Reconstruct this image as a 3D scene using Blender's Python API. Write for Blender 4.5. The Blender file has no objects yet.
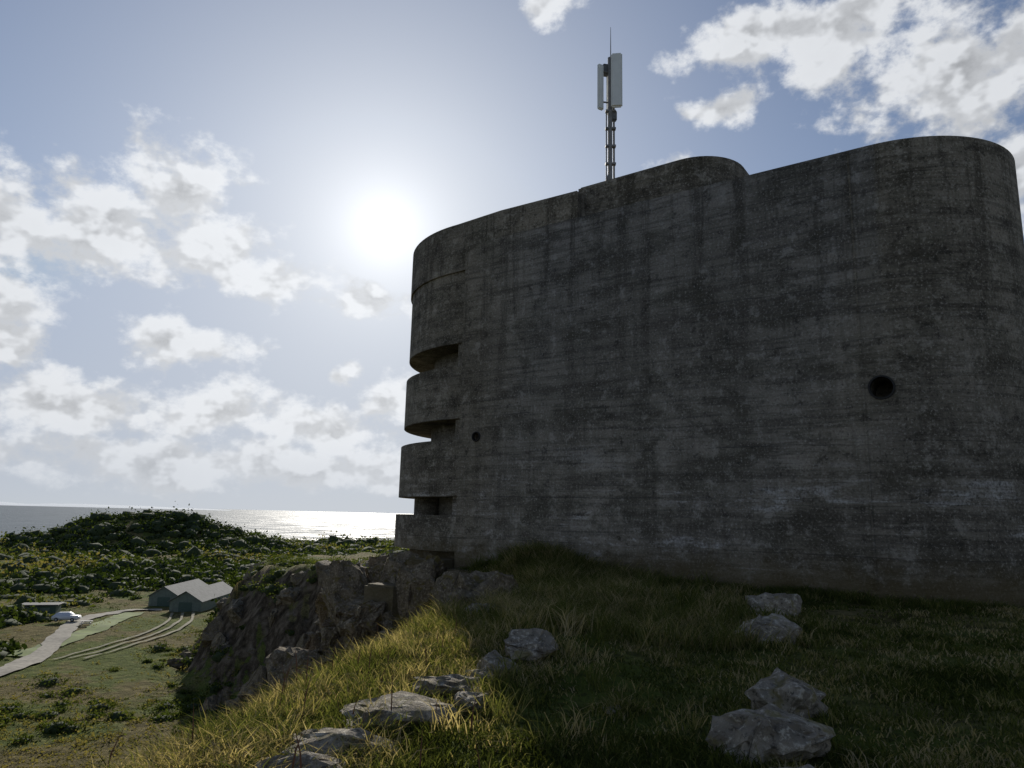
import bpy, bmesh, math, random
import numpy as np
from mathutils import Vector, Matrix, noise as mnoise
random.seed(3); rng=np.random.default_rng(7)
S=bpy.context.scene
S.view_settings.view_transform='Standard'; S.view_settings.look='None'; S.view_settings.exposure=0
COL=S.collection
D2R=math.radians
SUN_AZ=-11.0; SUN_EL=22.3
SUN=Vector((math.sin(D2R(SUN_AZ))*math.cos(D2R(SUN_EL)),math.cos(D2R(SUN_AZ))*math.cos(D2R(SUN_EL)),math.sin(D2R(SUN_EL))))

# ------------------------------------------------ camera
cd=bpy.data.cameras.new("camera"); cam=bpy.data.objects.new("camera",cd); COL.objects.link(cam)
cd.sensor_width=36; cd.lens=24.96; cd.clip_start=0.05; cd.clip_end=80000
cam.matrix_world=Matrix.Rotation(D2R(100.5),4,'X')@Matrix.Rotation(D2R(1.4),4,'Z')
S.camera=cam

# ------------------------------------------------ node helper
class NT:
    def __init__(s,t): s.t=t; s.n=t.nodes; s.l=t.links
    def new(s,k,**kw):
        n=s.n.new(k)
        for a,b in kw.items(): setattr(n,a,b)
        return n
    def put(s,sock,v):
        if isinstance(v,bpy.types.NodeSocket): s.l.new(v,sock)
        elif v is not None: sock.default_value=v
    def m(s,op,a,b=None,c=None,clamp=False):
        n=s.new('ShaderNodeMath',operation=op); n.use_clamp=clamp
        s.put(n.inputs[0],a); s.put(n.inputs[1],b); s.put(n.inputs[2],c); return n.outputs[0]
    def vm(s,op,a,b=None,c=None):
        n=s.new('ShaderNodeVectorMath',operation=op)
        s.put(n.inputs[0],a); s.put(n.inputs[1],b); s.put(n.inputs[2],c)
        return n.outputs['Value'] if op in('LENGTH','DOT_PRODUCT','DISTANCE') else n.outputs['Vector']
    def noise(s,v,scale,detail=5,rough=.55,dist=0):
        n=s.new('ShaderNodeTexNoise'); s.put(n.inputs['Vector'],v); n.inputs['Scale'].default_value=scale
        n.inputs['Detail'].default_value=detail; n.inputs['Roughness'].default_value=rough; n.inputs['Distortion'].default_value=dist
        return n.outputs['Fac']
    def ramp(s,v,st,interp='LINEAR'):
        n=s.new('ShaderNodeValToRGB'); n.color_ramp.interpolation=interp; s.put(n.inputs[0],v); e=n.color_ramp.elements
        while len(e)<len(st): e.new(.5)
        for i,(p,c) in enumerate(st):
            e[i].position=p; e[i].color=(c,c,c,1) if not hasattr(c,'__len__') else (*c,1)
        return n.outputs[0]
    def mix(s,f,a,b,bt='MIX'):
        n=s.new('ShaderNodeMix',data_type='RGBA',blend_type=bt); s.put(n.inputs[0],f)
        for k,v in((6,a),(7,b)):
            if isinstance(v,tuple): v=(*v,1) if len(v)==3 else v
            s.put(n.inputs[k],v)
        return n.outputs[2]
    def mr(s,v,a,b,c=0.,d=1.):
        n=s.new('ShaderNodeMapRange'); n.interpolation_type='SMOOTHSTEP'; s.put(n.inputs[0],v)
        for i,x in enumerate((a,b,c,d)): n.inputs[i+1].default_value=x
        return n.outputs[0]
    def scale(s,v,xyz):
        return s.vm('MULTIPLY',v,xyz)
    def bump(s,h,strength=.5,dist=.05,nrm=None):
        n=s.new('ShaderNodeBump'); n.inputs['Strength'].default_value=strength; n.inputs['Distance'].default_value=dist
        s.put(n.inputs['Height'],h)
        if nrm is not None: s.put(n.inputs['Normal'],nrm)
        return n.outputs[0]
def material(name):
    m=bpy.data.materials.new(name); m.use_nodes=True; t=NT(m.node_tree)
    b=m.node_tree.nodes['Principled BSDF']; t.b=b
    t.co=t.new('ShaderNodeTexCoord').outputs['Object']
    t.pos=t.new('ShaderNodeNewGeometry').outputs['Position']
    return m,t
def simple(name,col,rough=.6,metal=0,nscale=8,var=.25):
    m,t=material(name)
    n=t.noise(t.co,nscale,4)
    c2=tuple(x*(1-var) for x in col); c1=tuple(min(1,x*(1+var)) for x in col)
    t.l.new(t.ramp(n,[(.3,c2),(.7,c1)]),t.b.inputs['Base Color'])
    t.b.inputs['Roughness'].default_value=rough; t.b.inputs['Metallic'].default_value=metal
    return m

# ------------------------------------------------ world
w=bpy.data.worlds.new("World"); S.world=w; w.use_nodes=True
t=NT(w.node_tree); bg=w.node_tree.nodes['Background']
sky=t.new('ShaderNodeTexSky',sky_type='NISHITA'); sky.sun_disc=False
sky.sun_elevation=D2R(SUN_EL); sky.sun_rotation=D2R(360+SUN_AZ); sky.air_density=1.0; sky.dust_density=.25; sky.ozone_density=2.6
CL=[(-31,18.8,8.5,3.6),(-27.3,22.6,4.2,3.8),(-19.8,17.6,5.2,2.4),(-36,17.8,4,3.0),(-24,19.5,5,2.8),(-36.8,11.8,3.6,3.0),(-11.3,16.4,2.8,1.5),
(-25.5,11.8,4.6,1.7),(-31.6,6.8,8.0,2.3),(-22.5,7.2,7,2.1),(-15.1,6.0,6,1.9),(-10.2,8.3,2.6,1.9),(-14,10.6,1.6,.8),(-24,3.2,24,2.0),
(27.4,34.6,8,3.6),(35.5,29.5,8.5,5),(19.5,35.3,5,2.2),(17.3,31,3,1.3),(2.6,39.6,2.6,2.0),(38,23,4,3.5),(23,43,9,3),(13,27,1.6,1.2),
(58,22,14,6),(-62,24,11,6),(110,25,18,8),(-120,25,20,8),(170,20,20,7)]
g=bpy.data.node_groups.new("cloud_density",'ShaderNodeTree')
g.interface.new_socket("AE",in_out='INPUT',socket_type='NodeSocketVector')
g.interface.new_socket("Dir",in_out='INPUT',socket_type='NodeSocketVector')
g.interface.new_socket("D",in_out='OUTPUT',socket_type='NodeSocketFloat')
q=NT(g); gi=q.new('NodeGroupInput'); go=q.new('NodeGroupOutput')
ae=gi.outputs[0]; di=q.scale(gi.outputs[1],(1,1,1.35))
wn=q.new('ShaderNodeTexNoise'); q.l.new(di,wn.inputs['Vector']); wn.inputs['Scale'].default_value=9; wn.inputs['Detail'].default_value=2
warp=q.vm('MULTIPLY_ADD',q.vm('SUBTRACT',wn.outputs['Color'],(.5,.5,.5)),(5,3,0),ae)
cur=None
for a,e,ra,re in CL:
    L=q.vm('LENGTH',q.vm('MULTIPLY_ADD',warp,(1/ra,1/re,0),(-a/ra,-e/re,0)))
    cur=L if cur is None else q.m('SMOOTH_MIN',cur,L,.35)
n1=q.noise(di,15,7,.62)
dd=q.m('SUBTRACT',1.2,cur)
dd=q.m('MULTIPLY_ADD',q.m('SUBTRACT',n1,.5),3.6,dd)
q.l.new(dd,go.inputs[0])
dirv=t.vm('NORMALIZE',t.new('ShaderNodeTexCoord').outputs['Generated'])
s_=t.new('ShaderNodeSeparateXYZ'); t.l.new(dirv,s_.inputs[0])
az_=t.m('MULTIPLY',t.m('ARCTAN2',s_.outputs[0],s_.outputs[1]),180/math.pi)
el=t.m('MULTIPLY',t.m('ARCSINE',s_.outputs[2]),180/math.pi)
c_=t.new('ShaderNodeCombineXYZ'); t.l.new(az_,c_.inputs[0]); t.l.new(el,c_.inputs[1])
gn=t.new('ShaderNodeGroup'); gn.node_tree=g; t.l.new(c_.outputs[0],gn.inputs[0]); t.l.new(dirv,gn.inputs[1]); d0=gn.outputs[0]
toward=t.vm('ADD',dirv,tuple(SUN*.010+Vector((0,0,.016))))
na_=t.noise(t.scale(dirv,(1,1,1.35)),15,3.5,.6); nb_=t.noise(t.scale(toward,(1,1,1.35)),15,3.5,.6)
grad=t.m('SUBTRACT',na_,nb_)
ang=t.m('MULTIPLY',t.m('ARCCOSINE',t.m('MINIMUM',t.vm('DOT_PRODUCT',dirv,tuple(SUN)),.999999)),180/math.pi)
def ex(sc,p,amp):
    return t.m('MULTIPLY',t.m('EXPONENT',t.m('MULTIPLY',t.m('POWER',t.m('DIVIDE',ang,sc),p),-1)),amp)
core=ex(1.1,3,3.0); halo=ex(4.0,1.0,.60); wide=ex(22,1.4,.34)
tot=t.m('ADD',core,t.m('ADD',halo,wide))
sn=t.new('ShaderNodeVectorMath',operation='SCALE'); t.l.new(sky.outputs[0],sn.inputs[0]); sn.inputs['Scale'].default_value=.064
skyc=t.vm('MINIMUM',sn.outputs[0],(.28,.34,.46))
skyc=t.vm('MULTIPLY',skyc,(.80,.96,1.16))
hz=t.m('EXPONENT',t.m('MULTIPLY',t.m('MAXIMUM',el,0.),-.07))
skyc=t.mix(t.m('MULTIPLY',hz,.92),skyc,(.50,.54,.59))
skyc=t.mix(ex(22,1.6,.6),skyc,(.38,.395,.41))
gl=t.new('ShaderNodeVectorMath',operation='SCALE'); gl.inputs[0].default_value=(1,.985,.95); t.l.new(tot,gl.inputs['Scale'])
skyg=t.vm('ADD',skyc,gl.outputs[0])
alpha=t.mr(d0,-.05,.75)
lit=t.mr(grad,-.09,.07)
thick=t.mr(d0,.4,2.0)
near=ex(26,1.3,.22)
bright=t.m('ADD',t.m('ADD',.56,t.m('MULTIPLY',lit,.20)),near)
bright=t.m('SUBTRACT',bright,t.m('MULTIPLY',t.m('MULTIPLY',thick,t.m('SUBTRACT',1.15,lit)),.25))
cc=t.new('ShaderNodeVectorMath',operation='SCALE'); cc.inputs[0].default_value=(.96,.985,1.02); t.l.new(bright,cc.inputs['Scale'])
fin=t.mix(t.m('MULTIPLY',alpha,t.mr(el,.5,7,.5,.94)),skyg,cc.outputs[0])
gl2=t.new('ShaderNodeVectorMath',operation='SCALE'); gl2.inputs[0].default_value=(1,.99,.96); t.l.new(core,gl2.inputs['Scale'])
fin=t.vm('ADD',fin,gl2.outputs[0])
t.l.new(fin,bg.inputs['Color']); bg.inputs['Strength'].default_value=1.0
w.cycles.sampling_method='MANUAL'; w.cycles.sample_map_resolution=256

sd=bpy.data.lights.new("sun",'SUN'); sd.energy=4.9; sd.angle=D2R(.53); sd.color=(1,.94,.84)
so=bpy.data.objects.new("sun",sd); COL.objects.link(so); so.rotation_euler=SUN.to_track_quat('Z','Y').to_euler(); so.location=(0,0,60)

# ------------------------------------------------ noise + terrain height
PERM=rng.random((256,256)).astype(np.float32)
def vn(x,y):
    xi=np.floor(x).astype(int); yi=np.floor(y).astype(int); fx=x-xi; fy=y-yi
    fx=fx*fx*(3-2*fx); fy=fy*fy*(3-2*fy)
    a=PERM[xi%256,yi%256]; b=PERM[(xi+1)%256,yi%256]; c=PERM[xi%256,(yi+1)%256]; d=PERM[(xi+1)%256,(yi+1)%256]
    return a+(b-a)*fx+(c-a)*fy+(a-b-c+d)*fx*fy
def fbm(x,y,o=4):
    r=0;A=.5;n=0
    for i in range(o):
        r=r+A*vn(x*2**i+17.3*i,y*2**i+9.1*i); n+=A; A*=.5
    return r/n-.5
def ss(x,a,b):
    q_=np.clip((x-a)/(b-a),0,1); return q_*q_*(3-2*q_)
EX=[0,5,8,12,16,20,23,26.5,35]; EXX=[-3.3,-2.0,-1.35,-.6,-.1,-.5,-1.6,-4.4,-5.6]
EDGE=[(-6,-300),(-5.5,-30)]+list(zip(EXX,EX))+[(-6,48),(-10,62),(-16,76),(-25,86),(-34,99),(-38,114),(-28,130),(0,150),(60,175),(500,260),(500,-300)]
SPUR=[(-6,48),(-10,62),(-16,76),(-25,86),(-34,99),(-38,114)]
def sdist(x,y):
    best=np.full(x.shape,1e9); ins=np.zeros(x.shape,bool); n=len(EDGE)
    for i in range(n):
        ax,ay=EDGE[i]; bx,by=EDGE[(i+1)%n]; dx,dy=bx-ax,by-ay
        k=np.clip(((x-ax)*dx+(y-ay)*dy)/(dx*dx+dy*dy),0,1)
        best=np.minimum(best,np.hypot(x-ax-k*dx,y-ay-k*dy))
        if ay!=by:
            c=((ay>y)!=(by>y))&(x<(bx-ax)*(y-ay)/(by-ay)+ax); ins^=c
    return np.where(ins,-best,best)
TRACK=[(-78,58),(-62,76),(-60,88),(-63,102),(-70,118),(-75,132),(-74,143),(-68,147)]
TRACK2=[(-56,98),(-55,110),(-55,122),(-57,132),(-61,142)]
def dpoly(x,y,P):
    best=np.full(x.shape,1e9)
    for (ax,ay),(bx,by) in zip(P[:-1],P[1:]):
        dx,dy=bx-ax,by-ay
        k=np.clip(((x-ax)*dx+(y-ay)*dy)/(dx*dx+dy*dy),0,1)
        best=np.minimum(best,np.hypot(x-ax-k*dx,y-ay-k*dy))
    return best
def H(x,y):
    x=np.asarray(x,float); y=np.asarray(y,float)
    s=sdist(x,y); D=np.hypot(x,y)
    s=s+fbm(x*.25,y*.25,3)*2.5*ss(D,8,30)
    zp=-1.72+.22*fbm(x*.35,y*.35,4)+.14*fbm(x*1.7+5,y*1.7,3)
    zp=zp-5.5*ss(y,36,105)*ss(-x,-20,10)
    zp=zp+.55*np.exp(-((x-1.1)**2/3.2+(y-21.6)**2/2.5))
    zp=zp+.22*np.exp(-((x-.6)**2/1.2+(y-9.6)**2/2.5))
    zv=-20+.9*fbm(x*.05,y*.05,3)+.5*fbm(x*.3,y*.3,3)
    zv=zv-24*ss(D,420,800)-26*ss(D,790,1300)
    zv=zv+7*fbm(x*.022+3,y*.022,4)*ss(D,180,300)
    zv=zv+13.5*np.exp(-(((x+185)/34)**2+((y-356)/36)**2)**1.4)+6*np.exp(-(((x+145)/30)**2+((y-370)/30)**2))
    zv=zv+4*np.exp(-(((x+250)/40)**2+((y-330)/30)**2))
    cl=ss(y,13,19)
    W=12.5*(1-cl)+13*cl
    k=ss(s,0,W); k=np.where(cl>0,k*(1-cl)+cl*np.clip(ss(s,-1.3,W*.72),0,1),k)
    far=ss(y,32,45)
    z=zp+(zv-zp)*k
    steep=np.exp(-((s-W*.35)/(W*.35))**2)*cl
    rid=np.abs(fbm(x*.16+3,y*.16,5))*2
    z=z+steep*((rid-.35)*(3.4*(.45+.55*far)+2.5*far)+1.5*(.5+.6*far)*fbm(x*.9,y*.9,4))
    return z
def H1(x,y): return float(H(np.array([x]),np.array([y]))[0])

def mesh_np(name,V,F,mat=None,smooth=False,attr=None):
    V=np.asarray(V,np.float32); F=np.asarray(F,np.int32)
    me=bpy.data.meshes.new(name); me.vertices.add(len(V)); me.vertices.foreach_set('co',V.ravel())
    k=F.shape[1]; me.loops.add(F.size); me.loops.foreach_set('vertex_index',F.ravel())
    me.polygons.add(len(F)); me.polygons.foreach_set('loop_start',np.arange(0,F.size,k,dtype=np.int32))
    me.polygons.foreach_set('loop_total',np.full(len(F),k,np.int32))
    if smooth: me.polygons.foreach_set('use_smooth',np.ones(len(F),bool))
    if attr is not None:
        for an,av in attr.items():
            a=me.attributes.new(an,'FLOAT','POINT'); a.data.foreach_set('value',np.asarray(av,np.float32))
    me.update(calc_edges=True); me.validate()
    o=bpy.data.objects.new(name,me); COL.objects.link(o)
    if mat: me.materials.append(mat)
    return o

NR=430
rad=np.concatenate([[0.0],np.exp(np.linspace(math.log(.5),math.log(2500),NR))])
azs=np.concatenate([np.linspace(-50,45,720,endpoint=False),np.linspace(45,310,200,endpoint=False)])
A,R=np.meshgrid(np.radians(azs),rad)
X=R*np.sin(A); Y=R*np.cos(A); Z=H(X.ravel(),Y.ravel()).reshape(X.shape)
na=len(azs); nr=len(rad)
idx=np.arange(na*nr).reshape(nr,na)
F=np.stack([idx[:-1],np.roll(idx[:-1],-1,1),np.roll(idx[1:],-1,1),idx[1:]],-1).reshape(-1,4)[:, ::-1]
m_ground,t=material("turf_and_rock")
geo=t.new('ShaderNodeNewGeometry'); sp=t.new('ShaderNodeSeparateXYZ'); t.l.new(geo.outputs['Normal'],sp.inputs[0])
n2=t.noise(t.pos,.7,4,.6); n3=t.noise(t.pos,7,3,.7); n4=t.noise(t.pos,.07,5,.65)
gr=t.ramp(n2,[(.3,(.065,.09,.016)),(.5,(.115,.15,.03)),(.7,(.18,.195,.055))])
dry=t.ramp(n2,[(.3,(.10,.085,.035)),(.5,(.18,.15,.06)),(.7,(.28,.235,.11))])
veg=t.mix(t.mr(n4,.44,.56),gr,dry)
veg=t.mix(t.mr(n3,.44,.64,0,.6),veg,(.05,.042,.02))
rn=t.noise(t.pos,.8,8,.68)
rc=t.ramp(rn,[(.35,(.035,.026,.017)),(.5,(.11,.085,.058)),(.65,(.25,.20,.145))])
slope=t.m('ADD',sp.outputs[2],t.m('MULTIPLY',t.m('SUBTRACT',n2,.5),.9))
rock=t.m('SUBTRACT',1.0,t.mr(slope,.60,.74))
t.l.new(t.mix(rock,veg,rc),t.b.inputs['Base Color']); t.b.inputs['Roughness'].default_value=.95
t.b.inputs['Specular IOR Level'].default_value=.05
t.l.new(t.bump(t.m('ADD',t.m('MULTIPLY',n3,.3),t.m('MULTIPLY',rn,1.6)),1.0,.6),t.b.inputs['Normal'])
ground=mesh_np("ground",np.stack([X.ravel(),Y.ravel(),Z.ravel()],1),F,m_ground,True)

# ------------------------------------------------ sea
m_sea,t=material("sea_water")
t.b.inputs['Base Color'].default_value=(.16,.19,.215,1); t.b.inputs['IOR'].default_value=1.333; t.b.inputs['Specular IOR Level'].default_value=.08
a=t.noise(t.scale(t.pos,(1,1.4,1)),.10,4,.65); b=t.noise(t.scale(t.pos,(1,3.5,1)),.010,7,.75)
t.l.new(t.mr(b,.42,.58,.46,.85),t.b.inputs['Roughness'])
t.l.new(t.bump(t.m('ADD',a,t.m('MULTIPLY',b,2)),.6,3.0),t.b.inputs['Normal'])
bm=bmesh.new(); 
rr=[0,400,900,2000,5000,12000,30000,60000]; rows=[]
for r in rr[1:]: rows.append([bm.verts.new((r*math.sin(a_*math.pi/48),r*math.cos(a_*math.pi/48),-45)) for a_ in range(96)])
bm.faces.new(rows[0][::-1])
for i in range(len(rows)-1):
    for j in range(96): bm.faces.new((rows[i][j],rows[i+1][j],rows[i+1][(j+1)%96],rows[i][(j+1)%96]))
bmesh.ops.recalc_face_normals(bm,faces=bm.faces)
me=bpy.data.meshes.new("sea"); bm.to_mesh(me); bm.free(); me.materials.append(m_sea); sea=bpy.data.objects.new("sea",me); COL.objects.link(sea)
if me.polygons[0].normal.z<0: me.flip_normals()
hv=[];hf=[]; N=120
for i in range(N+1):
    az=D2R(-60+i*(-21+60)/N); hh=(40+70*(fbm(np.array([i*.11]),np.array([2.]))[0]+.5))*math.sin(math.pi*i/N)**.5
    for rr_,z in((19000,-46),(20500,-45+hh),(23000,-46)): hv.append((rr_*math.sin(az),rr_*math.cos(az),z))
for i in range(N):
    for k in(0,1): hf.append((i*3+k,i*3+3+k,i*3+4+k,i*3+1+k))
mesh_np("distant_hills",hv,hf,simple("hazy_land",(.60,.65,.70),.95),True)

# ------------------------------------------------ bunker
def empty(name,loc=(0,0,0),rz=0):
    o=bpy.data.objects.new(name,None); COL.objects.link(o); o.location=loc; o.rotation_euler=(0,0,rz); return o
def add(name,bm,mat,parent=None,smooth=False,loc=None):
    me=bpy.data.meshes.new(name); bmesh.ops.recalc_face_normals(bm,faces=bm.faces); bm.to_mesh(me); bm.free(); me.materials.append(mat)
    o=bpy.data.objects.new(name,me); COL.objects.link(o)
    if smooth:
        for p in me.polygons: p.use_smooth=True
    if parent: o.parent=parent
    if loc: o.location=loc
    return o
m_con,t=material("board_marked_concrete")
sp=t.new('ShaderNodeSeparateXYZ'); t.l.new(t.co,sp.inputs[0]); z=sp.outputs[2]
big=t.noise(t.co,.28,3,.6); mid=t.noise(t.co,2.2,7,.72); fine=t.noise(t.co,16,4,.75)
streak=t.noise(t.scale(t.co,(1.9,1.9,.10)),1.0,6,.7,.4)
horiz=t.noise(t.scale(t.co,(.13,.13,2.2)),1.0,6,.72,.15)
board=t.noise(t.scale(t.co,(.4,.4,7)),1.0,4,.65)
blotch=t.noise(t.scale(t.co,(.5,.5,.9)),1.0,6,.7,.5)
col=t.ramp(big,[(.35,(.165,.142,.11)),(.5,(.225,.196,.152)),(.65,(.285,.248,.195))])
rim=t.mr(z,3.0,9.5,.45,1.0)
col=t.mix(t.m('MULTIPLY',t.mr(streak,.47,.62),t.m('MULTIPLY',rim,.75)),col,(.065,.054,.038))
col=t.mix(t.mr(blotch,.48,.62,0,.70),col,(.075,.066,.045))
col=t.mix(t.mr(horiz,.49,.62,0,.68),col,(.08,.068,.05))
col=t.mix(t.mr(horiz,.44,.30,0,.4),col,(.37,.325,.265))
col=t.mix(t.mr(board,.50,.64,0,.5),col,(.07,.06,.047))
col=t.mix(t.mr(mid,.53,.66,0,.55),col,(.42,.38,.315))
col=t.mix(t.mr(mid,.46,.34,0,.78),col,(.045,.038,.03))
col=t.mix(t.mr(fine,.54,.66,0,.6),col,(.48,.435,.365))
col=t.mix(t.mr(fine,.45,.32,0,.8),col,(.032,.027,.022))
pj=t.m('FRACT',t.m('ADD',t.m('MULTIPLY',z,1/1.35),t.m('MULTIPLY',big,.12)))
pjm=t.m('MULTIPLY',t.mr(t.m('ABSOLUTE',t.m('SUBTRACT',pj,.5)),.014,.0),t.mr(blotch,.42,.56))
col=t.mix(t.m('MULTIPLY',pjm,.75),col,(.05,.045,.04))
bs=t.m('FRACT',t.m('MULTIPLY',z,1/.17)); bsm=t.m('MULTIPLY',t.mr(t.m('ABSOLUTE',t.m('SUBTRACT',bs,.5)),.09,.0),t.mr(horiz,.42,.6))
col=t.mix(t.m('MULTIPLY',bsm,.35),col,(.07,.065,.06))
low=t.m('MULTIPLY',t.mr(z,2.6,.4),t.m('MULTIPLY',t.mr(blotch,.50,.40),t.mr(horiz,.50,.42)))
col=t.mix(t.m('MULTIPLY',low,t.mr(fine,.35,.6,.1,.7)),col,(.58,.55,.51))
base=t.m('MULTIPLY',t.mr(t.m('ADD',z,t.m('MULTIPLY',mid,1.4)),.2,-.9),.75)
col=t.mix(base,col,(.11,.083,.036))
t.l.new(col,t.b.inputs['Base Color']); t.b.inputs['Roughness'].default_value=.92; t.b.inputs['Specular IOR Level'].default_value=.2
hh=t.m('ADD',t.m('MULTIPLY',board,.45),t.m('MULTIPLY',fine,.5))
t.l.new(t.bump(t.m('ADD',hh,t.m('MULTIPLY',mid,.8)),.95,.07),t.b.inputs['Normal'])
def arc(cx,cy,r,a0,a1,n=20):
    return [(cx+r*math.cos(D2R(a0+(a1-a0)*i/n)),cy+r*math.sin(D2R(a0+(a1-a0)*i/n))) for i in range(n+1)]
def prism(name,pts,z0,z1,mat,parent,bev=.05):
    bm=bmesh.new(); 
    lo=[bm.verts.new((x,y,z0)) for x,y in pts]; hi=[bm.verts.new((x,y,z1)) for x,y in pts]; n=len(pts)
    for i in range(n): 
        f=bm.faces.new((lo[i],lo[(i+1)%n],hi[(i+1)%n],hi[i])); f.smooth=True
    top=bm.faces.new(hi); bot=bm.faces.new(lo[::-1])
    if bev: bmesh.ops.bevel(bm,geom=[e for e in top.edges]+[e for e in bot.edges],offset=bev,segments=2,affect='EDGES')
    for f in bm.faces: f.smooth=True
    o=add(name,bm,mat,parent)
    o.data.set_sharp_from_angle(angle=D2R(35))
    return o
bk=empty("concrete_bunker_tower",(-1.78,24.4,0),D2R(-35))
mainp=[(0,0),(4,0),(8,0)]+arc(13.2,3.1,3.1,-90,0,24)+arc(13.2,9,3.1,0,90,24)+[(0,12.1)]
main=prism("main_block",mainp,-6,9.6,m_con,bk,.06)
def frontp(ins,u1=.25):
    r=5-ins
    return [(u1,.28+ins),(-.6,.28+ins)]+arc(-.6,5.28,r,-90,-180,28)[1:]+arc(-.6,7,r,180,90,28)+[(u1,7+r)]
levels=[(-1.25,-.05,-.24),(.6,2.55,-.17),(3.3,5.2,-.09),(6.05,8.75,-.02)]
for i,(a,b,ins) in enumerate(levels): prism("observation_band_%d"%(i+1),frontp(ins),a,b,m_con,bk,.05)
for i,(a,b,ins) in enumerate([(-.06,.61,1.3),(2.54,3.31,1.0),(5.19,6.06,1.0)]): prism("slit_recess_%d"%(i+1),frontp(ins),a,b,m_con,bk,0)
for i,(a,b) in enumerate([(-.05,.6),(2.55,3.3),(5.2,6.05)]):
    prism("slit_end_pier_%d"%(i+1),[(.2,.33),(-.45,.33),(-.45,1.6),(.2,1.6)],a-.01,b+.01,m_con,bk,0)
prism("slit_pillar",arc(-.6+4.1*math.cos(D2R(231)),5.28+4.1*math.sin(D2R(231)),.5,0,330,11),-.06,.61,m_con,bk,0)
prism("tower_footing",frontp(.35),-8,-1.24,m_con,bk,.05)
prism("cap_slab",[(4.6,.025),(1.5,.025),(-.6,.19)]+arc(-.6,5.28,5.09,-90,-180,28)[1:]+arc(-.6,7,5.09,180,90,28)+[(4.6,12.05)],8.74,10.6,m_con,bk,.07)
prism("upper_block",[(4.3,.6)]+arc(7.9,2.1,1.5,-90,0,12)+arc(7.9,9.5,1.5,0,90,12)+[(4.3,11)],9.45,10.98,m_con,bk,.06)
for i,(u0,u1,w0,w1,zt) in enumerate([(-1.3,-.1,-.9,1.5,-1.5),(-2.7,-1.5,-.6,2.5,-1.7),(.2,1.5,-.75,.3,-1.75),(-2.2,-.9,-1.9,-1.0,-2.3)]):
    prism("foundation_block_%d"%(i+1),[(u0,w0),(u1,w0),(u1,w1),(u0,w1)],-6,zt,m_con,bk,.07)
m_dark=simple("dark_iron",(.02,.018,.016),.8)
def porthole(u,wv,z,r,nx,ny,name):
    c=bmesh.new(); bmesh.ops.create_cone(c,cap_ends=True,segments=28,radius1=r,radius2=r,depth=2.0)
    rot=Vector((nx,ny,0)).to_track_quat('Z','Y').to_matrix().to_4x4()
    bmesh.ops.transform(c,matrix=Matrix.Translation((u,wv,z))@rot,verts=c.verts)
    co=add("cut",c,m_con,bk); bpy.context.view_layer.update()
    md=main.modifiers.new("b",'BOOLEAN'); md.operation='DIFFERENCE'; md.solver='EXACT'; md.object=co
    dg=bpy.context.evaluated_depsgraph_get(); nm=bpy.data.meshes.new_from_object(main.evaluated_get(dg)); main.modifiers.clear(); main.data=nm
    bpy.data.objects.remove(co)
    bm=bmesh.new(); n=28
    ring=[]
    for rr_,d in((r*1.16,-.0),(r*1.14,.045),(r*.98,.05),(r*.96,-.1)):
        ring.append([bm.verts.new((rr_*math.cos(i*2*math.pi/n),rr_*math.sin(i*2*math.pi/n),d)) for i in range(n)])
    for k in range(3):
        for i in range(n): bm.faces.new((ring[k][i],ring[k][(i+1)%n],ring[k+1][(i+1)%n],ring[k+1][i]))
    bmesh.ops.transform(bm,matrix=Matrix.Translation((u,wv,z))@rot,verts=bm.verts)
    add(name,bm,m_dark,bk)
porthole(13.1,0.0,3.27,.26,.0,-1,"port_rim_1"); porthole(.75,0,2.6,.15,0,-1,"port_rim_2")
bm=bmesh.new(); bmesh.ops.create_cube(bm,size=1,matrix=Matrix.Translation((12.7,-.012,4.0))@Matrix.Diagonal((.04,.03,11,1))); add("vertical_joint_strip",bm,m_con,bk)

# ------------------------------------------------ antenna mast
m_steel=simple("galvanised_steel",(.22,.21,.20),.6,.4); m_pan=simple("antenna_plastic",(.74,.74,.70),.5,0,3,.06)
mast=empty("phone_antenna_mast",(3.38,24.0,10.8))
def tube(bm,p,q_,r,seg=10,r2=None):
    p=Vector(p);q_=Vector(q_);d=q_-p
    bmesh.ops.create_cone(bm,cap_ends=True,segments=seg,radius1=r,radius2=r if r2 is None else r2,depth=d.length,matrix=Matrix.Translation((p+q_)/2)@d.to_track_quat('Z','Y').to_matrix().to_4x4())
def box(bm,c,s,rz=0,bev=0):
    r=bmesh.ops.create_cube(bm,size=1,matrix=Matrix.Translation(c)@Matrix.Rotation(rz,4,'Z')@Matrix.Diagonal((*s,1)))
    if bev: bmesh.ops.bevel(bm,geom=list({e for v in r['verts'] for e in v.link_edges}),offset=bev,segments=3,affect='EDGES')
bm=bmesh.new(); tube(bm,(0,0,-.3),(0,0,6.2),.085); tube(bm,(.15,.05,-.3),(.15,.05,4.2),.04); tube(bm,(-.13,.02,.0),(-.13,.02,4.0),.025)
tube(bm,(0,0,1.6),(-.6,.1,.0),.04); tube(bm,(0,0,1.2),(.35,.3,0),.03); tube(bm,(-.5,.1,.05),(0,0,.6),.03)
for zz in(.5,1.2,1.9,2.6,3.3,4.0): box(bm,(.02,.0,zz),(.38,.16,.07))
for zz in(4.35,5.6):
    tube(bm,(0,0,zz),(-.30,-.05,zz),.03); tube(bm,(0,0,zz),(.24,-.12,zz),.03); tube(bm,(0,0,zz),(.05,.3,zz),.03)
add("pole",bm,m_steel,mast)
bm=bmesh.new(); tube(bm,(.03,0,6.1),(.03,0,7.5),.022,8,.008); add("whip_aerial",bm,m_steel,mast)
bm=bmesh.new(); box(bm,(-.36,-.06,4.95),(.24,.14,1.85),.5,.04); add("panel_antenna_1",bm,m_pan,mast)
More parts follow.
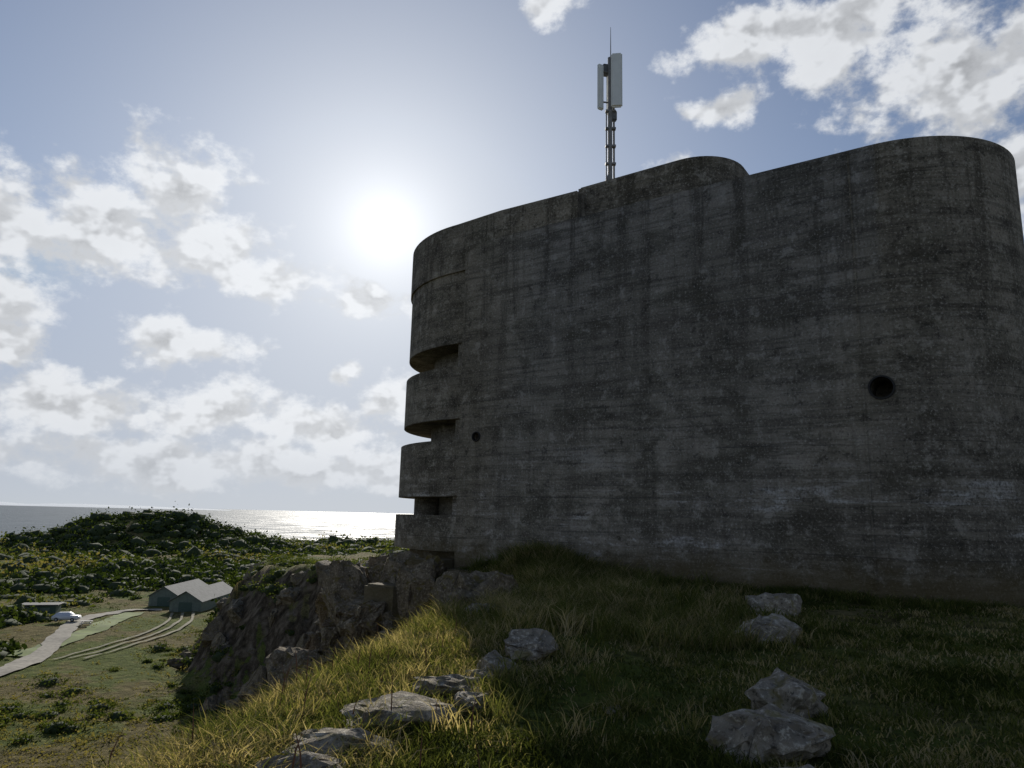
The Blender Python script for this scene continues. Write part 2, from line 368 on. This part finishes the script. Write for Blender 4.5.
bm=bmesh.new(); box(bm,(.22,-.2,5.15),(.42,.16,2.2),-.15,.05); add("panel_antenna_2",bm,m_pan,mast)
bm=bmesh.new(); box(bm,(.06,.36,5.1),(.28,.15,2.1),2.9,.05); add("panel_antenna_3",bm,m_pan,mast)
bm=bmesh.new(); box(bm,(-.14,.1,5.75),(.26,.2,.45),.2,.03); box(bm,(.12,.06,3.85),(.26,.2,.4),.2,.03); add("radio_unit",bm,simple("grey_box",(.12,.12,.12)),mast)

# ------------------------------------------------ rocks
def rockmat(name,k,warm=(1,1,1),moss=.65):
    m,t=material(name)
    n1=t.noise(t.pos,2.2,6,.65); n2=t.noise(t.pos,14,6,.7); n3=t.noise(t.pos,5,4,.6)
    sc=lambda c:tuple(min(.8,v*k*w_) for v,w_ in zip(c,warm))
    c=t.ramp(n1,[(.3,sc((.10,.088,.072))),(.5,sc((.20,.18,.15))),(.7,sc((.34,.31,.265)))])
    c=t.mix(t.mr(n2,.52,.64,0,.75),c,sc((.50,.475,.42))); c=t.mix(t.mr(n2,.45,.35,0,.8),c,sc((.045,.04,.032))); c=t.mix(t.mr(n3,.54,.64,0,moss),c,sc((.17,.15,.055)))
    t.l.new(c,t.b.inputs['Base Color']); t.b.inputs['Roughness'].default_value=.9; t.b.inputs['Specular IOR Level'].default_value=.15
    t.l.new(t.bump(t.m('ADD',t.m('MULTIPLY',n2,.7),n1),1.0,.09),t.b.inputs['Normal']); return m
m_rock=rockmat("lichen_rock",1.25,(1.04,1,.92)); m_cliff=rockmat("cliff_rock",.75,(1.1,.98,.8),.8)
def rock(name,x,y,sx,sy,sz,rz=0,seed=0,sink=.25,tilt=0,zoff=0,bm_out=None,cuts=3):
    rnd=random.Random(seed); bm=bmesh.new()
    for i in range(18):
        v=Vector((rnd.gauss(0,1),rnd.gauss(0,1),rnd.gauss(0,1))).normalized()
        v=Vector([math.copysign(abs(c_)**.85,c_) for c_ in v])
        bm.verts.new(v*rnd.uniform(.66,1.0)*.52)
    bmesh.ops.convex_hull(bm,input=bm.verts)
    bmesh.ops.delete(bm,geom=[v for v in bm.verts if not v.link_faces],context='VERTS')
    bmesh.ops.triangulate(bm,faces=bm.faces)
    bmesh.ops.bevel(bm,geom=list(bm.edges),offset=.012,segments=1,affect='EDGES')
    bmesh.ops.triangulate(bm,faces=bm.faces)
    bmesh.ops.subdivide_edges(bm,edges=[e for e in bm.edges if e.calc_length()>.06],cuts=cuts,use_grid_fill=True)
    bmesh.ops.triangulate(bm,faces=bm.faces)
    o=Vector((seed*3.1,seed*1.7,0))
    for v in bm.verts:
        n=mnoise.fractal(v.co*6+o,.6,2.2,5); n0=mnoise.noise(v.co*2.2+o); rg=abs(mnoise.noise(v.co*3.7+o*1.3))
        v.co+=v.co.normalized()*(n*.055+n0*.07-max(0,.12-rg)*.6)
    z=H1(x,y)
    M=Matrix.Translation((x,y,z+sz*(.5-sink)+zoff))@Matrix.Rotation(rz,4,'Z')@Matrix.Rotation(tilt,4,'Y')@Matrix.Diagonal((sx,sy,sz,1))
    bmesh.ops.transform(bm,matrix=M,verts=bm.verts)
    if bm_out is not None:
        me=bpy.data.meshes.new("tmp"); bm.to_mesh(me); bm.free(); bm_out.from_mesh(me); bpy.data.meshes.remove(me); return
    ob=add(name,bm,m_rock,None,True); ob.data.set_sharp_from_angle(angle=D2R(24)); return ob
BR=[(1.98,5.65,1.2,.8,.62,.2,.05),(2.6,7.0,.95,.8,.68,.7,.25),(3.8,10.75,1.05,.8,.8,.5,-.2),(4.95,13.8,1.2,.9,.9,.1,.1),(1.8,4.75,.8,.5,.42,.4,0),
(-.85,6.2,1.4,.8,.34,.5,.1),(-1.15,5.5,1.1,.7,.32,.3,.12),(-1.4,4.95,.95,.55,.3,.1,0),(-.5,7.2,.95,.6,.34,.6,.1),(.28,8.7,.9,.75,.58,.5,.25),(-.05,8.1,.7,.5,.42,.2,.1),(-.3,7.7,.5,.4,.24,1,.1),(-.3,6.6,.6,.4,.26,1.2,.1),(1.0,6.9,.25,.18,.10,.4,0),
(-.35,12.6,.9,.7,.5,.4,-.2)]
for i,b_ in enumerate(BR): rock("boulder",b_[0],b_[1],b_[2],b_[3],b_[4],b_[5],11+i*7,.36,b_[6])
bmr=bmesh.new(); rnd=random.Random(5)
for i in range(120):
    k=rnd.random(); yy=13.5+15*k
    ex_=np.interp(yy,EX,EXX)
    d_=rnd.uniform(-.3,5.0); xx=ex_-d_
    sz=rnd.uniform(.35,1.0)**1.2*(1+.22*max(0,d_))*1.3
    rock("r",xx,yy,sz*rnd.uniform(.8,1.7),sz,sz*rnd.uniform(.8,1.8),rnd.uniform(0,3),100+i,.45,rnd.uniform(-.6,.6),0,bmr,2)
# big outcrop slabs the tower stands on
for i,(xx,yy,sz,h_) in enumerate([(-3.2,22.6,1.8,2.2),(-4.4,24.2,2.1,2.8),(-5.6,26.0,2.2,3.4),(-6.3,28.4,2.4,3.8),(-2.6,20.6,1.4,1.6),(-3.8,20.8,1.7,2.4),(-5.4,23.0,2.2,3.0),(-1.6,19.0,1.1,1.1),(-6.8,25.2,2.4,3.2),(-2.4,17.6,1.2,1.3)]):
    rock("r",xx,yy,sz*1.2,sz,h_,i*1.1,500+i*3,.36,.25*(-1)**i,.2,bmr,4)
for i in range(55):
    j=rnd.randrange(len(SPUR)-1); f=rnd.random(); P=SPUR
    xx=P[j][0]+(P[j+1][0]-P[j][0])*f-rnd.uniform(-1,9); yy=P[j][1]+(P[j+1][1]-P[j][1])*f-rnd.uniform(0,5)
    sz=rnd.uniform(1,4.5)
    rock("r",xx,yy,sz*1.3,sz,sz*rnd.uniform(.6,1.4),rnd.uniform(0,3),300+i,.62,rnd.uniform(-.6,.6),0,bmr,3)
cr=add("cliff_rocks",bmr,m_cliff,None,True); cr.data.set_sharp_from_angle(angle=D2R(24))

# ------------------------------------------------ vegetation materials
def leafmat(name,cols,transl=.45,attr='tint'):
    m,t=material(name); at=t.new('ShaderNodeAttribute',attribute_name=attr)
    c=t.ramp(at.outputs['Fac'],cols)
    df=t.new('ShaderNodeBsdfDiffuse'); tr=t.new('ShaderNodeBsdfTranslucent'); mx=t.new('ShaderNodeMixShader'); mx.inputs[0].default_value=transl
    t.l.new(c,df.inputs[0]); t.l.new(t.mix(1.0,c,(1.35,1.3,.7),'MULTIPLY'),tr.inputs[0]); t.l.new(df.outputs[0],mx.inputs[1]); t.l.new(tr.outputs[0],mx.inputs[2])
    out=[n for n in t.n if n.type=='OUTPUT_MATERIAL'][0]; t.l.new(mx.outputs[0],out.inputs[0]); return m
m_grass=leafmat("grass_blades",[(0,(.045,.057,.016)),(.32,(.09,.11,.03)),(.5,(.155,.16,.055)),(.68,(.28,.235,.12)),(1,(.45,.37,.23))],.45)
m_leaf=leafmat("bramble_leaves",[(0,(.016,.028,.008)),(.4,(.045,.066,.016)),(.7,(.09,.112,.028)),(1,(.19,.165,.065))],.42)
def blades(name,x,y,h,wd,lean,tint,mat,zb=None):
    n=len(x); z=H(x,y)-.01 if zb is None else zb
    a=rng.random(n)*2*np.pi; la=rng.random(n)*2*np.pi
    dx,dy=np.cos(a)*wd/2,np.sin(a)*wd/2; lx,ly=np.cos(la)*lean*h,np.sin(la)*lean*h
    V=np.zeros((n,5,3)); 
    V[:,0]=np.stack([x-dx,y-dy,z],1); V[:,1]=np.stack([x+dx,y+dy,z],1)
    V[:,2]=np.stack([x+dx*.7+lx*.35,y+dy*.7+ly*.35,z+h*.55],1); V[:,3]=np.stack([x-dx*.7+lx*.35,y-dy*.7+ly*.35,z+h*.55],1)
    V[:,4]=np.stack([x+lx,y+ly,z+h*(1-.3*lean)],1)
    b=np.arange(n)[:,None]*5
    F=np.concatenate([b+[0,1,2],b+[0,2,3],b+[3,2,4]],0)
    return mesh_np(name,V.reshape(-1,3),F,mat,False,{'tint':np.repeat(tint,5)})
def inb(x,y,m=0.0):
    rx,ry=x+1.78,y-24.4; u=rx*.8192-ry*.5736; wv=rx*.5736+ry*.8192
    return (u>-6.2)&(u<16.3+m)&(wv>-m)&(wv<12.5), u, wv
n=480000
r=2.2+rng.random(n)**1.1*27; a=np.radians(-50+100*rng.random(n)); x=r*np.sin(a); y=r*np.cos(a)
ib,u,wv=inb(x,y,.0); s=sdist(x,y); pat=fbm(x*.9,y*.9,3); keep=(~ib)&(s<5)&~((s>.2)&(y>15))&(rng.random(n)<.60+2.3*pat)
x,y,r,pat,wv,s=[q_[keep] for q_ in(x,y,r,pat,wv,s)]
lng=ss(s,-2.2,.3)
h=(.03+.05*rng.random(len(x)))*(1+1.1*np.clip(pat*3,0,1))*(1+1.0*lng)*(1+r*.02)
tint=np.clip(.33+1.8*fbm(x*.6+9,y*.6,4)+.30*rng.standard_normal(len(x))+.22*lng,0,1)
blades("grass",x,y,h,.006+.0012*r,.4+.8*rng.random(len(x)),tint,m_grass)
cx=[];cy=[];hs=[];tn=[]
def addt(n,fx,hmin,hmax,tb=.3):
    k=0
    while k<n:
        p=fx()
        if p is None: continue
        if inb(np.array([p[0]]),np.array([p[1]]))[0][0]: continue
        cx.append(p[0]);cy.append(p[1]);hs.append(rnd.uniform(hmin,hmax));tn.append(tb);k+=1
def edgept():
    yy=rnd.uniform(4.2,16); ex_=np.interp(yy,EX,EXX); return ex_+rnd.gauss(-.5,1.1),yy
addt(1200,edgept,.10,.38,.5)
addt(650,lambda:(rnd.gauss(1.3,1.5),rnd.gauss(20.2,1.5)),.3,.75,.35)
addt(450,lambda:(rnd.gauss(-.6,.8),rnd.uniform(12,21)),.25,.6,.6)
def wall():
    u=rnd.uniform(.6,17); wv=-abs(rnd.gauss(0,.9)); return -1.78+.8192*u+.5736*wv, 24.4-.5736*u+.8192*wv
addt(600,wall,.12,.36,.2)
def mid_():
    xx=rnd.gauss(1.8,1.2); yy=rnd.gauss(14,3.2); return (xx,yy) if yy>9.5 else None
addt(850,mid_,.15,.6,.45)
addt(350,lambda:(rnd.uniform(1,9),rnd.uniform(5,14)),.08,.22,.4)
addt(300,lambda:(rnd.uniform(-8,-2.4),rnd.uniform(4.5,14)),.15,.4,.5)
for b_ in BR:
    for k in range(16):
        a_=rnd.uniform(0,6.28); addt(1,lambda:(b_[0]+math.cos(a_)*b_[2]*.55,b_[1]+math.sin(a_)*b_[3]*.6),.06,.22,.35)
cx=np.array(cx);cy=np.array(cy);hs=np.array(hs);tn=np.array(tn)
K=32; x=np.repeat(cx,K)+rng.normal(0,.09,len(cx)*K); y=np.repeat(cy,K)+rng.normal(0,.09,len(cx)*K)
h=np.repeat(hs,K)*(.5+.6*rng.random(len(x))); tb=np.repeat(rng.random(len(cx)),K)
tint=np.clip(np.repeat(tn,K)+.6*tb**2-.16+.13*rng.standard_normal(len(x)),0,1)
blades("tussock_grass",x,y,h,.007+.0006*np.hypot(x,y),.35+.9*rng.random(len(x)),tint,m_grass)
sx_=[];sy_=[]
for c0 in[(-2.2,6.4),(-1.9,8.2),(-2.8,7.4),(-1.3,10),(-.9,5.2)]:
    for k in range(10): sx_.append(c0[0]+rnd.gauss(0,.5)); sy_.append(c0[1]+rnd.gauss(0,.6))
x=np.array(sx_);y=np.array(sy_)
m_dock=simple("dry_dock",(.14,.06,.03),.9)
blades("dry_dock_stalks",x,y,.28+.3*rng.random(len(x)),np.full(len(x),.016),.3*rng.random(len(x)),np.full(len(x),.95),m_dock)

# ------------------------------------------------ thicket
def leaves(name,cx,cy,R_,hr,per,leaf,mat,tbase,lo=.78):
    n=len(cx); N=n*per
    v=rng.normal(0,1,(N,3)); v/=np.linalg.norm(v,axis=1)[:,None]; v[:,2]=np.abs(v[:,2])
    rr_=(lo+(1.12-lo)*rng.random(N)); RR=np.repeat(R_,per); 
    lob=1+.35*np.sin(v[:,0]*6+np.repeat(rng.random(n)*6,per))*np.cos(v[:,1]*6+np.repeat(rng.random(n)*6,per))
    px=np.repeat(cx,per)+v[:,0]*RR*rr_*lob; py=np.repeat(cy,per)+v[:,1]*RR*rr_*lob
    pz=np.repeat(H(cx,cy),per)+v[:,2]*RR*np.repeat(hr,per)*rr_*lob-.1
    L=leaf*(.5+.9*rng.random(N))*np.sqrt(RR/3)
    e1=rng.normal(0,1,(N,3)); e1/=np.linalg.norm(e1,axis=1)[:,None]; e2=np.cross(e1,v+1.2*rng.normal(0,1,(N,3))); e2/=np.linalg.norm(e2,axis=1)[:,None]+1e-9
    P=np.stack([px,py,pz],1)
    V=np.stack([P-e1*L[:,None]*.5,P+e2*L[:,None]*.35,P+e1*L[:,None]*.5,P-e2*L[:,None]*.35],1).reshape(-1,3)
    F=np.arange(N*4).reshape(-1,4)
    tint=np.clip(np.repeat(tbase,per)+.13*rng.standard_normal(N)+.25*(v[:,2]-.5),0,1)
    return mesh_np(name,V,F,mat,False,{'tint':np.repeat(tint,4)})
def cores(cx,cy,R_,hr,k=.82):
    bm=bmesh.new(); bmesh.ops.create_icosphere(bm,subdivisions=2,radius=1); bm.verts.ensure_lookup_table()
    b=np.array([v.co[:] for v in bm.verts]); f=np.array([[v.index for v in f.verts] for f in bm.faces]); bm.free()
    n=len(cx); z=H(cx,cy); V=b[None]*(1+.14*rng.standard_normal((n,len(b),1)))
    V=V*np.stack([R_,R_,R_*hr],1)[:,None]*k+np.stack([cx,cy,z-.1],1)[:,None]
    F=(f[None]+(np.arange(n)*len(b))[:,None,None]).reshape(-1,3); return V.reshape(-1,3),F
n=80000; D=95*np.exp(rng.random(n)*2.15); a=np.radians(-48+58*rng.random(n)); x=D*np.sin(a); y=D*np.cos(a)
dt=np.minimum(dpoly(x,y,TRACK),dpoly(x,y,TRACK2)); s=sdist(x,y); sh=np.hypot(x+66,y-154)
nz=fbm(x*.03,y*.03,3); clus=fbm(x*.018+4,y*.03+2,4); head=np.hypot(x+172,y-358)<62
open_=(nz<.0)&(D<180)
left=(x<-70)&(D<150)&(nz>-.25)
keep=(~open_|left)&((clus>-.05)|head|(left&(rng.random(n)<.5))|(rng.random(n)<.10))&(dt>5)&(sh>18)&(s>3)&(H(x,y)>-43)&~((x>-58)&(D<140))&~((D<175)&(x>-60)&(x<-38)&(s<9))
keep&=~((np.abs(x+68)<14)&(y>105)&(y<150))
x,y,D,clus,head=[q_[keep][:14000] for q_ in(x,y,D,clus,head)]
R_=(.7+2.3*rng.random(len(x))**3)*(1+D/320)*(1+np.clip(clus,0,.3)); hr=.35+.65*rng.random(len(x))**1.5
V,F=cores(x,y,R_,hr,.66)
tb=np.clip(.44+2.4*fbm(x*.02+3,y*.035,3)+.08*rng.standard_normal(len(x))-.5*head,0,1)
mc=simple("thicket_core",(.03,.045,.012),.95)
th=leaves("shrub_thicket",x,y,R_,hr,46,.85,m_leaf,tb,.55)
core=mesh_np("core",V,F,mc,True); core.parent=th
n=16000; D=28*np.exp(rng.random(n)*2.0); a=np.radians(-46+50*rng.random(n)); x=D*np.sin(a); y=D*np.cos(a)
dt=np.minimum(dpoly(x,y,TRACK),dpoly(x,y,TRACK2)); s=sdist(x,y); sh=np.hypot(x+64,y-154); nz=fbm(x*.06+7,y*.06,3)
keep=(s>5)&(dt>2.6)&(sh>12)&(rng.random(n)<.42+2.4*nz)
x,y=x[keep][:8500],y[keep][:8500]
leaves("bracken",x,y,.35+.85*rng.random(len(x))**2,.35+.35*rng.random(len(x)),24,.42,m_leaf,np.clip(.66+2.2*fbm(x*.05,y*.05,3)+.12*rng.standard_normal(len(x)),0,1),.2)
# darker bramble bushes dotted about the valley floor and below the cliff
fx=[];fy=[]
while len(fx)<110:
    c0=rnd.choice([(-60,66),(-48,72),(-36,80),(-44,98),(-32,70),(-74,92),(-50,112)]); px_,py_=c0[0]+rnd.gauss(0,5),c0[1]+rnd.gauss(0,5)
    if min(dpoly(np.array([px_]),np.array([py_]),TRACK)[0],dpoly(np.array([px_]),np.array([py_]),TRACK2)[0])>4.5: fx.append(px_);fy.append(py_)
x=np.array(fx);y=np.array(fy); R_=.5+1.3*rng.random(len(x))**1.5; hr=.4+.4*rng.random(len(x))
th3=leaves("bramble_bushes",x,y,R_,hr,160,.42,m_leaf,np.full(len(x),.42)+.1*rng.standard_normal(len(x)),.55); V,F=cores(x,y,R_,hr,.66); c3=mesh_np("core",V,F,mc,True); c3.parent=th3
x=np.array([-6.6,-7.4,-8.6,-6.2]+[rnd.uniform(-36,-8) for _ in range(100)]); y=np.array([36.,38,41,33]+[0]*100)
for i in range(4,104): y[i]=np.interp(-x[i],[6,10,16,25,34],[50,62,78,90,104])+rnd.uniform(-9,9)
R_=np.array([1.3,1.4,1.5,1.2]+[rnd.uniform(.5,1.6) for _ in range(100)]); hr=np.full(104,.6)
th2=leaves("cliff_top_shrubs",x,y,R_,hr,240,.28,m_leaf,np.full(104,.5)); V,F=cores(x,y,R_,hr,.7); c2=mesh_np("core",V,F,mc,True); c2.parent=th2

# ------------------------------------------------ tracks
m_track=simple("gravel_track_surface",(.24,.22,.18),.95,0,1.5,.3)
def ribbon(name,P,w_,mat,off=.15):
    P=[Vector((*p,0)) for p in P]; pts=[]
    for i in range(len(P)-1):
        p0=P[max(i-1,0)];p1=P[i];p2=P[i+1];p3=P[min(i+2,len(P)-1)]
        for k in range(14):
            f=k/14; pts.append(.5*((2*p1)+(p2-p0)*f+(2*p0-5*p1+4*p2-p3)*f*f+(3*p1-p0-3*p2+p3)*f**3))
    V=[];F=[]
    for i,p in enumerate(pts):
        d=(pts[min(i+1,len(pts)-1)]-pts[max(i-1,0)]).normalized(); nn=Vector((-d.y,d.x,0))
        for k in range(5):
            e=p+nn*w_*(k/4-.5)*(1+.5*(fbm(np.array([i*.35+k]),np.array([k*3.]))[0])*2); V.append((e.x,e.y,H1(e.x,e.y)+off))
    for i in range(len(pts)-1):
        for k in range(4): F.append((i*5+k,i*5+k+1,i*5+6+k,i*5+5+k))
    return mesh_np(name,V,F,mat,True)
ribbon("gravel_track",TRACK,2.9,m_track,.2)
P2=TRACK2
m_rut=simple("worn_rut",(.16,.145,.085),.95,0,1.5,.45)
for dx_ in(-3.0,-1.0,1.0): ribbon("wheel_rut_track",[(x+dx_,y) for x,y in P2],.5,m_rut,.22)
m_yard=simple("mown_grass",(.12,.16,.035),.95,0,.5,.35)
ribbon("grass_verge",[(-66,100),(-66,115),(-69,130),(-71,142)],3.4,m_yard,.15)

# ------------------------------------------------ sheds
m_wall=simple("shed_cladding",(.13,.16,.13),.7,0,2); m_roof,t=material("corrugated_sheet")
sp=t.new('ShaderNodeSeparateXYZ'); t.l.new(t.co,sp.inputs[0])
wv_=t.m('SINE',t.m('MULTIPLY',sp.outputs[1],9)); cc_=t.ramp(t.noise(t.co,1.2,5),[(.3,(.17,.175,.17)),(.7,(.27,.275,.265))])
t.l.new(t.mix(t.mr(wv_,-1,1,0,.4),cc_,(.09,.095,.09)),t.b.inputs['Base Color']); t.b.inputs['Roughness'].default_value=.85; t.b.inputs['Specular IOR Level'].default_value=.1
m_door=simple("shed_door",(.05,.085,.065),.6)
def shed(x,y,W_,L_,he,hr_,rz):
    z=min(H1(x,y),H1(x+3,y+3))-.1; e=empty("corrugated_shed",(x,y,z),rz)
    bm=bmesh.new(); hw=W_/2
    pr=[(-hw,0),(hw,0),(hw,he),(0,hr_),(-hw,he)]
    f=[bm.verts.new((a_,0,b_)) for a_,b_ in pr]; k=[bm.verts.new((a_,L_,b_)) for a_,b_ in pr]
    bm.faces.new(f);bm.faces.new(k[::-1])
    for i in(0,1,4): j=(i+1)%5; bm.faces.new((f[i],f[j],k[j],k[i]))
    add("walls",bm,m_wall,e)
    for sgn,nm in((-1,"roof_west"),(1,"roof_east")):
        bm=bmesh.new(); ov=.35; sl=(hr_-he)/hw
        a_=(sgn*(hw+ov),he-ov*sl); b_=(0,hr_)
        vs=[]
        for yy in(-.4,L_+.4):
            for (px,pz) in(a_,b_):
                for dz in(.03,.13): vs.append(bm.verts.new((px,yy,pz+dz)))
        for q_ in((0,1,3,2),(4,6,7,5),(0,4,5,1),(2,3,7,6),(1,5,7,3),(0,2,6,4)): bm.faces.new([vs[i] for i in q_])
        add(nm,bm,m_roof,e)
    bm=bmesh.new(); box(bm,(0,-.04,he*.45),(W_*.42,.06,he*.9)); add("sliding_door",bm,m_door,e)
    bm=bmesh.new(); box(bm,(-hw-.03,L_*.3,he*.6),(.05,1.2,.8)); box(bm,(-hw-.03,L_*.65,he*.6),(.05,1.2,.8)); box(bm,(hw+.03,L_*.5,he*.6),(.05,1.2,.8)); add("windows",bm,simple("window_glass",(.03,.04,.05),.15),e)
shed(-62.5,144,6.0,20,2.2,4.0,D2R(3)); shed(-71,153,6.0,18,2.2,4.0,D2R(3))
shed_low=empty("low_shelter",(-88,140,H1(-88,140)),D2R(15))
bm=bmesh.new(); box(bm,(0,0,.8),(6,3,1.6)); add("walls",bm,m_door,shed_low)
bm=bmesh.new(); box(bm,(0,0,1.72),(6.8,3.8,.2),0,.03); add("roof",bm,simple("dark_felt",(.07,.07,.065)),shed_low)
bm=bmesh.new(); box(bm,(-2,-1.53,.8),(1.0,.05,1.5)); box(bm,(1.2,-1.53,.9),(1.6,.05,.6)); add("door_and_window",bm,m_wall,shed_low)

# ------------------------------------------------ vehicle
m_paint=simple("white_car_paint",(.62,.63,.65),.3,0,2,.03); m_glass=simple("car_glass",(.02,.025,.03),.08); m_tyre=simple("tyre",(.02,.02,.02),.9); m_rim=simple("wheel_rim",(.4,.4,.42),.4,.7)
def vehicle(name,x,y,rz,paint,prof,cab,L_,Wd,wr=.33):
    e=empty(name,(x,y,H1(x,y)+.2),rz)
    def ext(nm,P,w0,w1,zsplit,mat,dy=0):
        bm=bmesh.new(); A_=[];B_=[]
        for px,pz in P:
            k=w0 if pz<zsplit else w1
            A_.append(bm.verts.new((px,-k/2-dy,pz))); B_.append(bm.verts.new((px,k/2+dy,pz)))
        bm.faces.new(A_); bm.faces.new(B_[::-1])
        for i in range(len(P)): j=(i+1)%len(P); bm.faces.new((A_[i],A_[j],B_[j],B_[i]))
        if dy==0: bmesh.ops.bevel(bm,geom=bm.edges[:],offset=.04,segments=2,affect='EDGES')
        return add(nm,bm,mat,e,True)
    ext("body",prof,Wd,Wd*.78,1.05,paint)
    ext("side_windows",cab,Wd*.985,Wd*.80,1.0,m_glass,.004)
    for i,(wx,wy) in enumerate([(-L_*.3,-1),(-L_*.3,1),(L_*.31,-1),(L_*.31,1)]):
        bm=bmesh.new(); tube(bm,(wx,wy*(Wd/2-.1)-.11,wr),(wx,wy*(Wd/2-.1)+.11,wr),wr,20); add("wheel_%d"%(i+1),bm,m_tyre,e)
        bm=bmesh.new(); tube(bm,(wx,wy*(Wd/2-.1)-.12,wr),(wx,wy*(Wd/2-.1)+.12,wr),wr*.55,14); add("rim_%d"%(i+1),bm,m_rim,e)
    return e
carp=[(-2.05,.3),(-2.1,.7),(-1.95,.95),(-1.75,1.0),(-1.35,1.42),(.35,1.47),(1.05,1.0),(1.9,.88),(2.1,.65),(2.08,.3)]
carc=[(-1.6,1.02),(-1.28,1.34),(.3,1.39),(.9,1.02)]
vehicle("parked_car",-75.5,127.5,D2R(8),m_paint,carp,carc,4.2,1.75)
bm=bmesh.new(); pt=empty("picnic_table",(-70,124,H1(-70,124)),.4)
box(bm,(0,0,.75),(1.8,.75,.05)); box(bm,(0,-.75,.45),(1.8,.28,.05)); box(bm,(0,.75,.45),(1.8,.28,.05))
for sx2 in(-.6,.6): tube(bm,(sx2,-.8,0),(sx2,-.2,.75),.05,6); tube(bm,(sx2,.8,0),(sx2,.2,.75),.05,6); tube(bm,(sx2,-.8,.42),(sx2,.8,.42),.04,6)
add("table_and_benches",bm,simple("bleached_wood",(.45,.43,.38)),pt)
print("DONE")
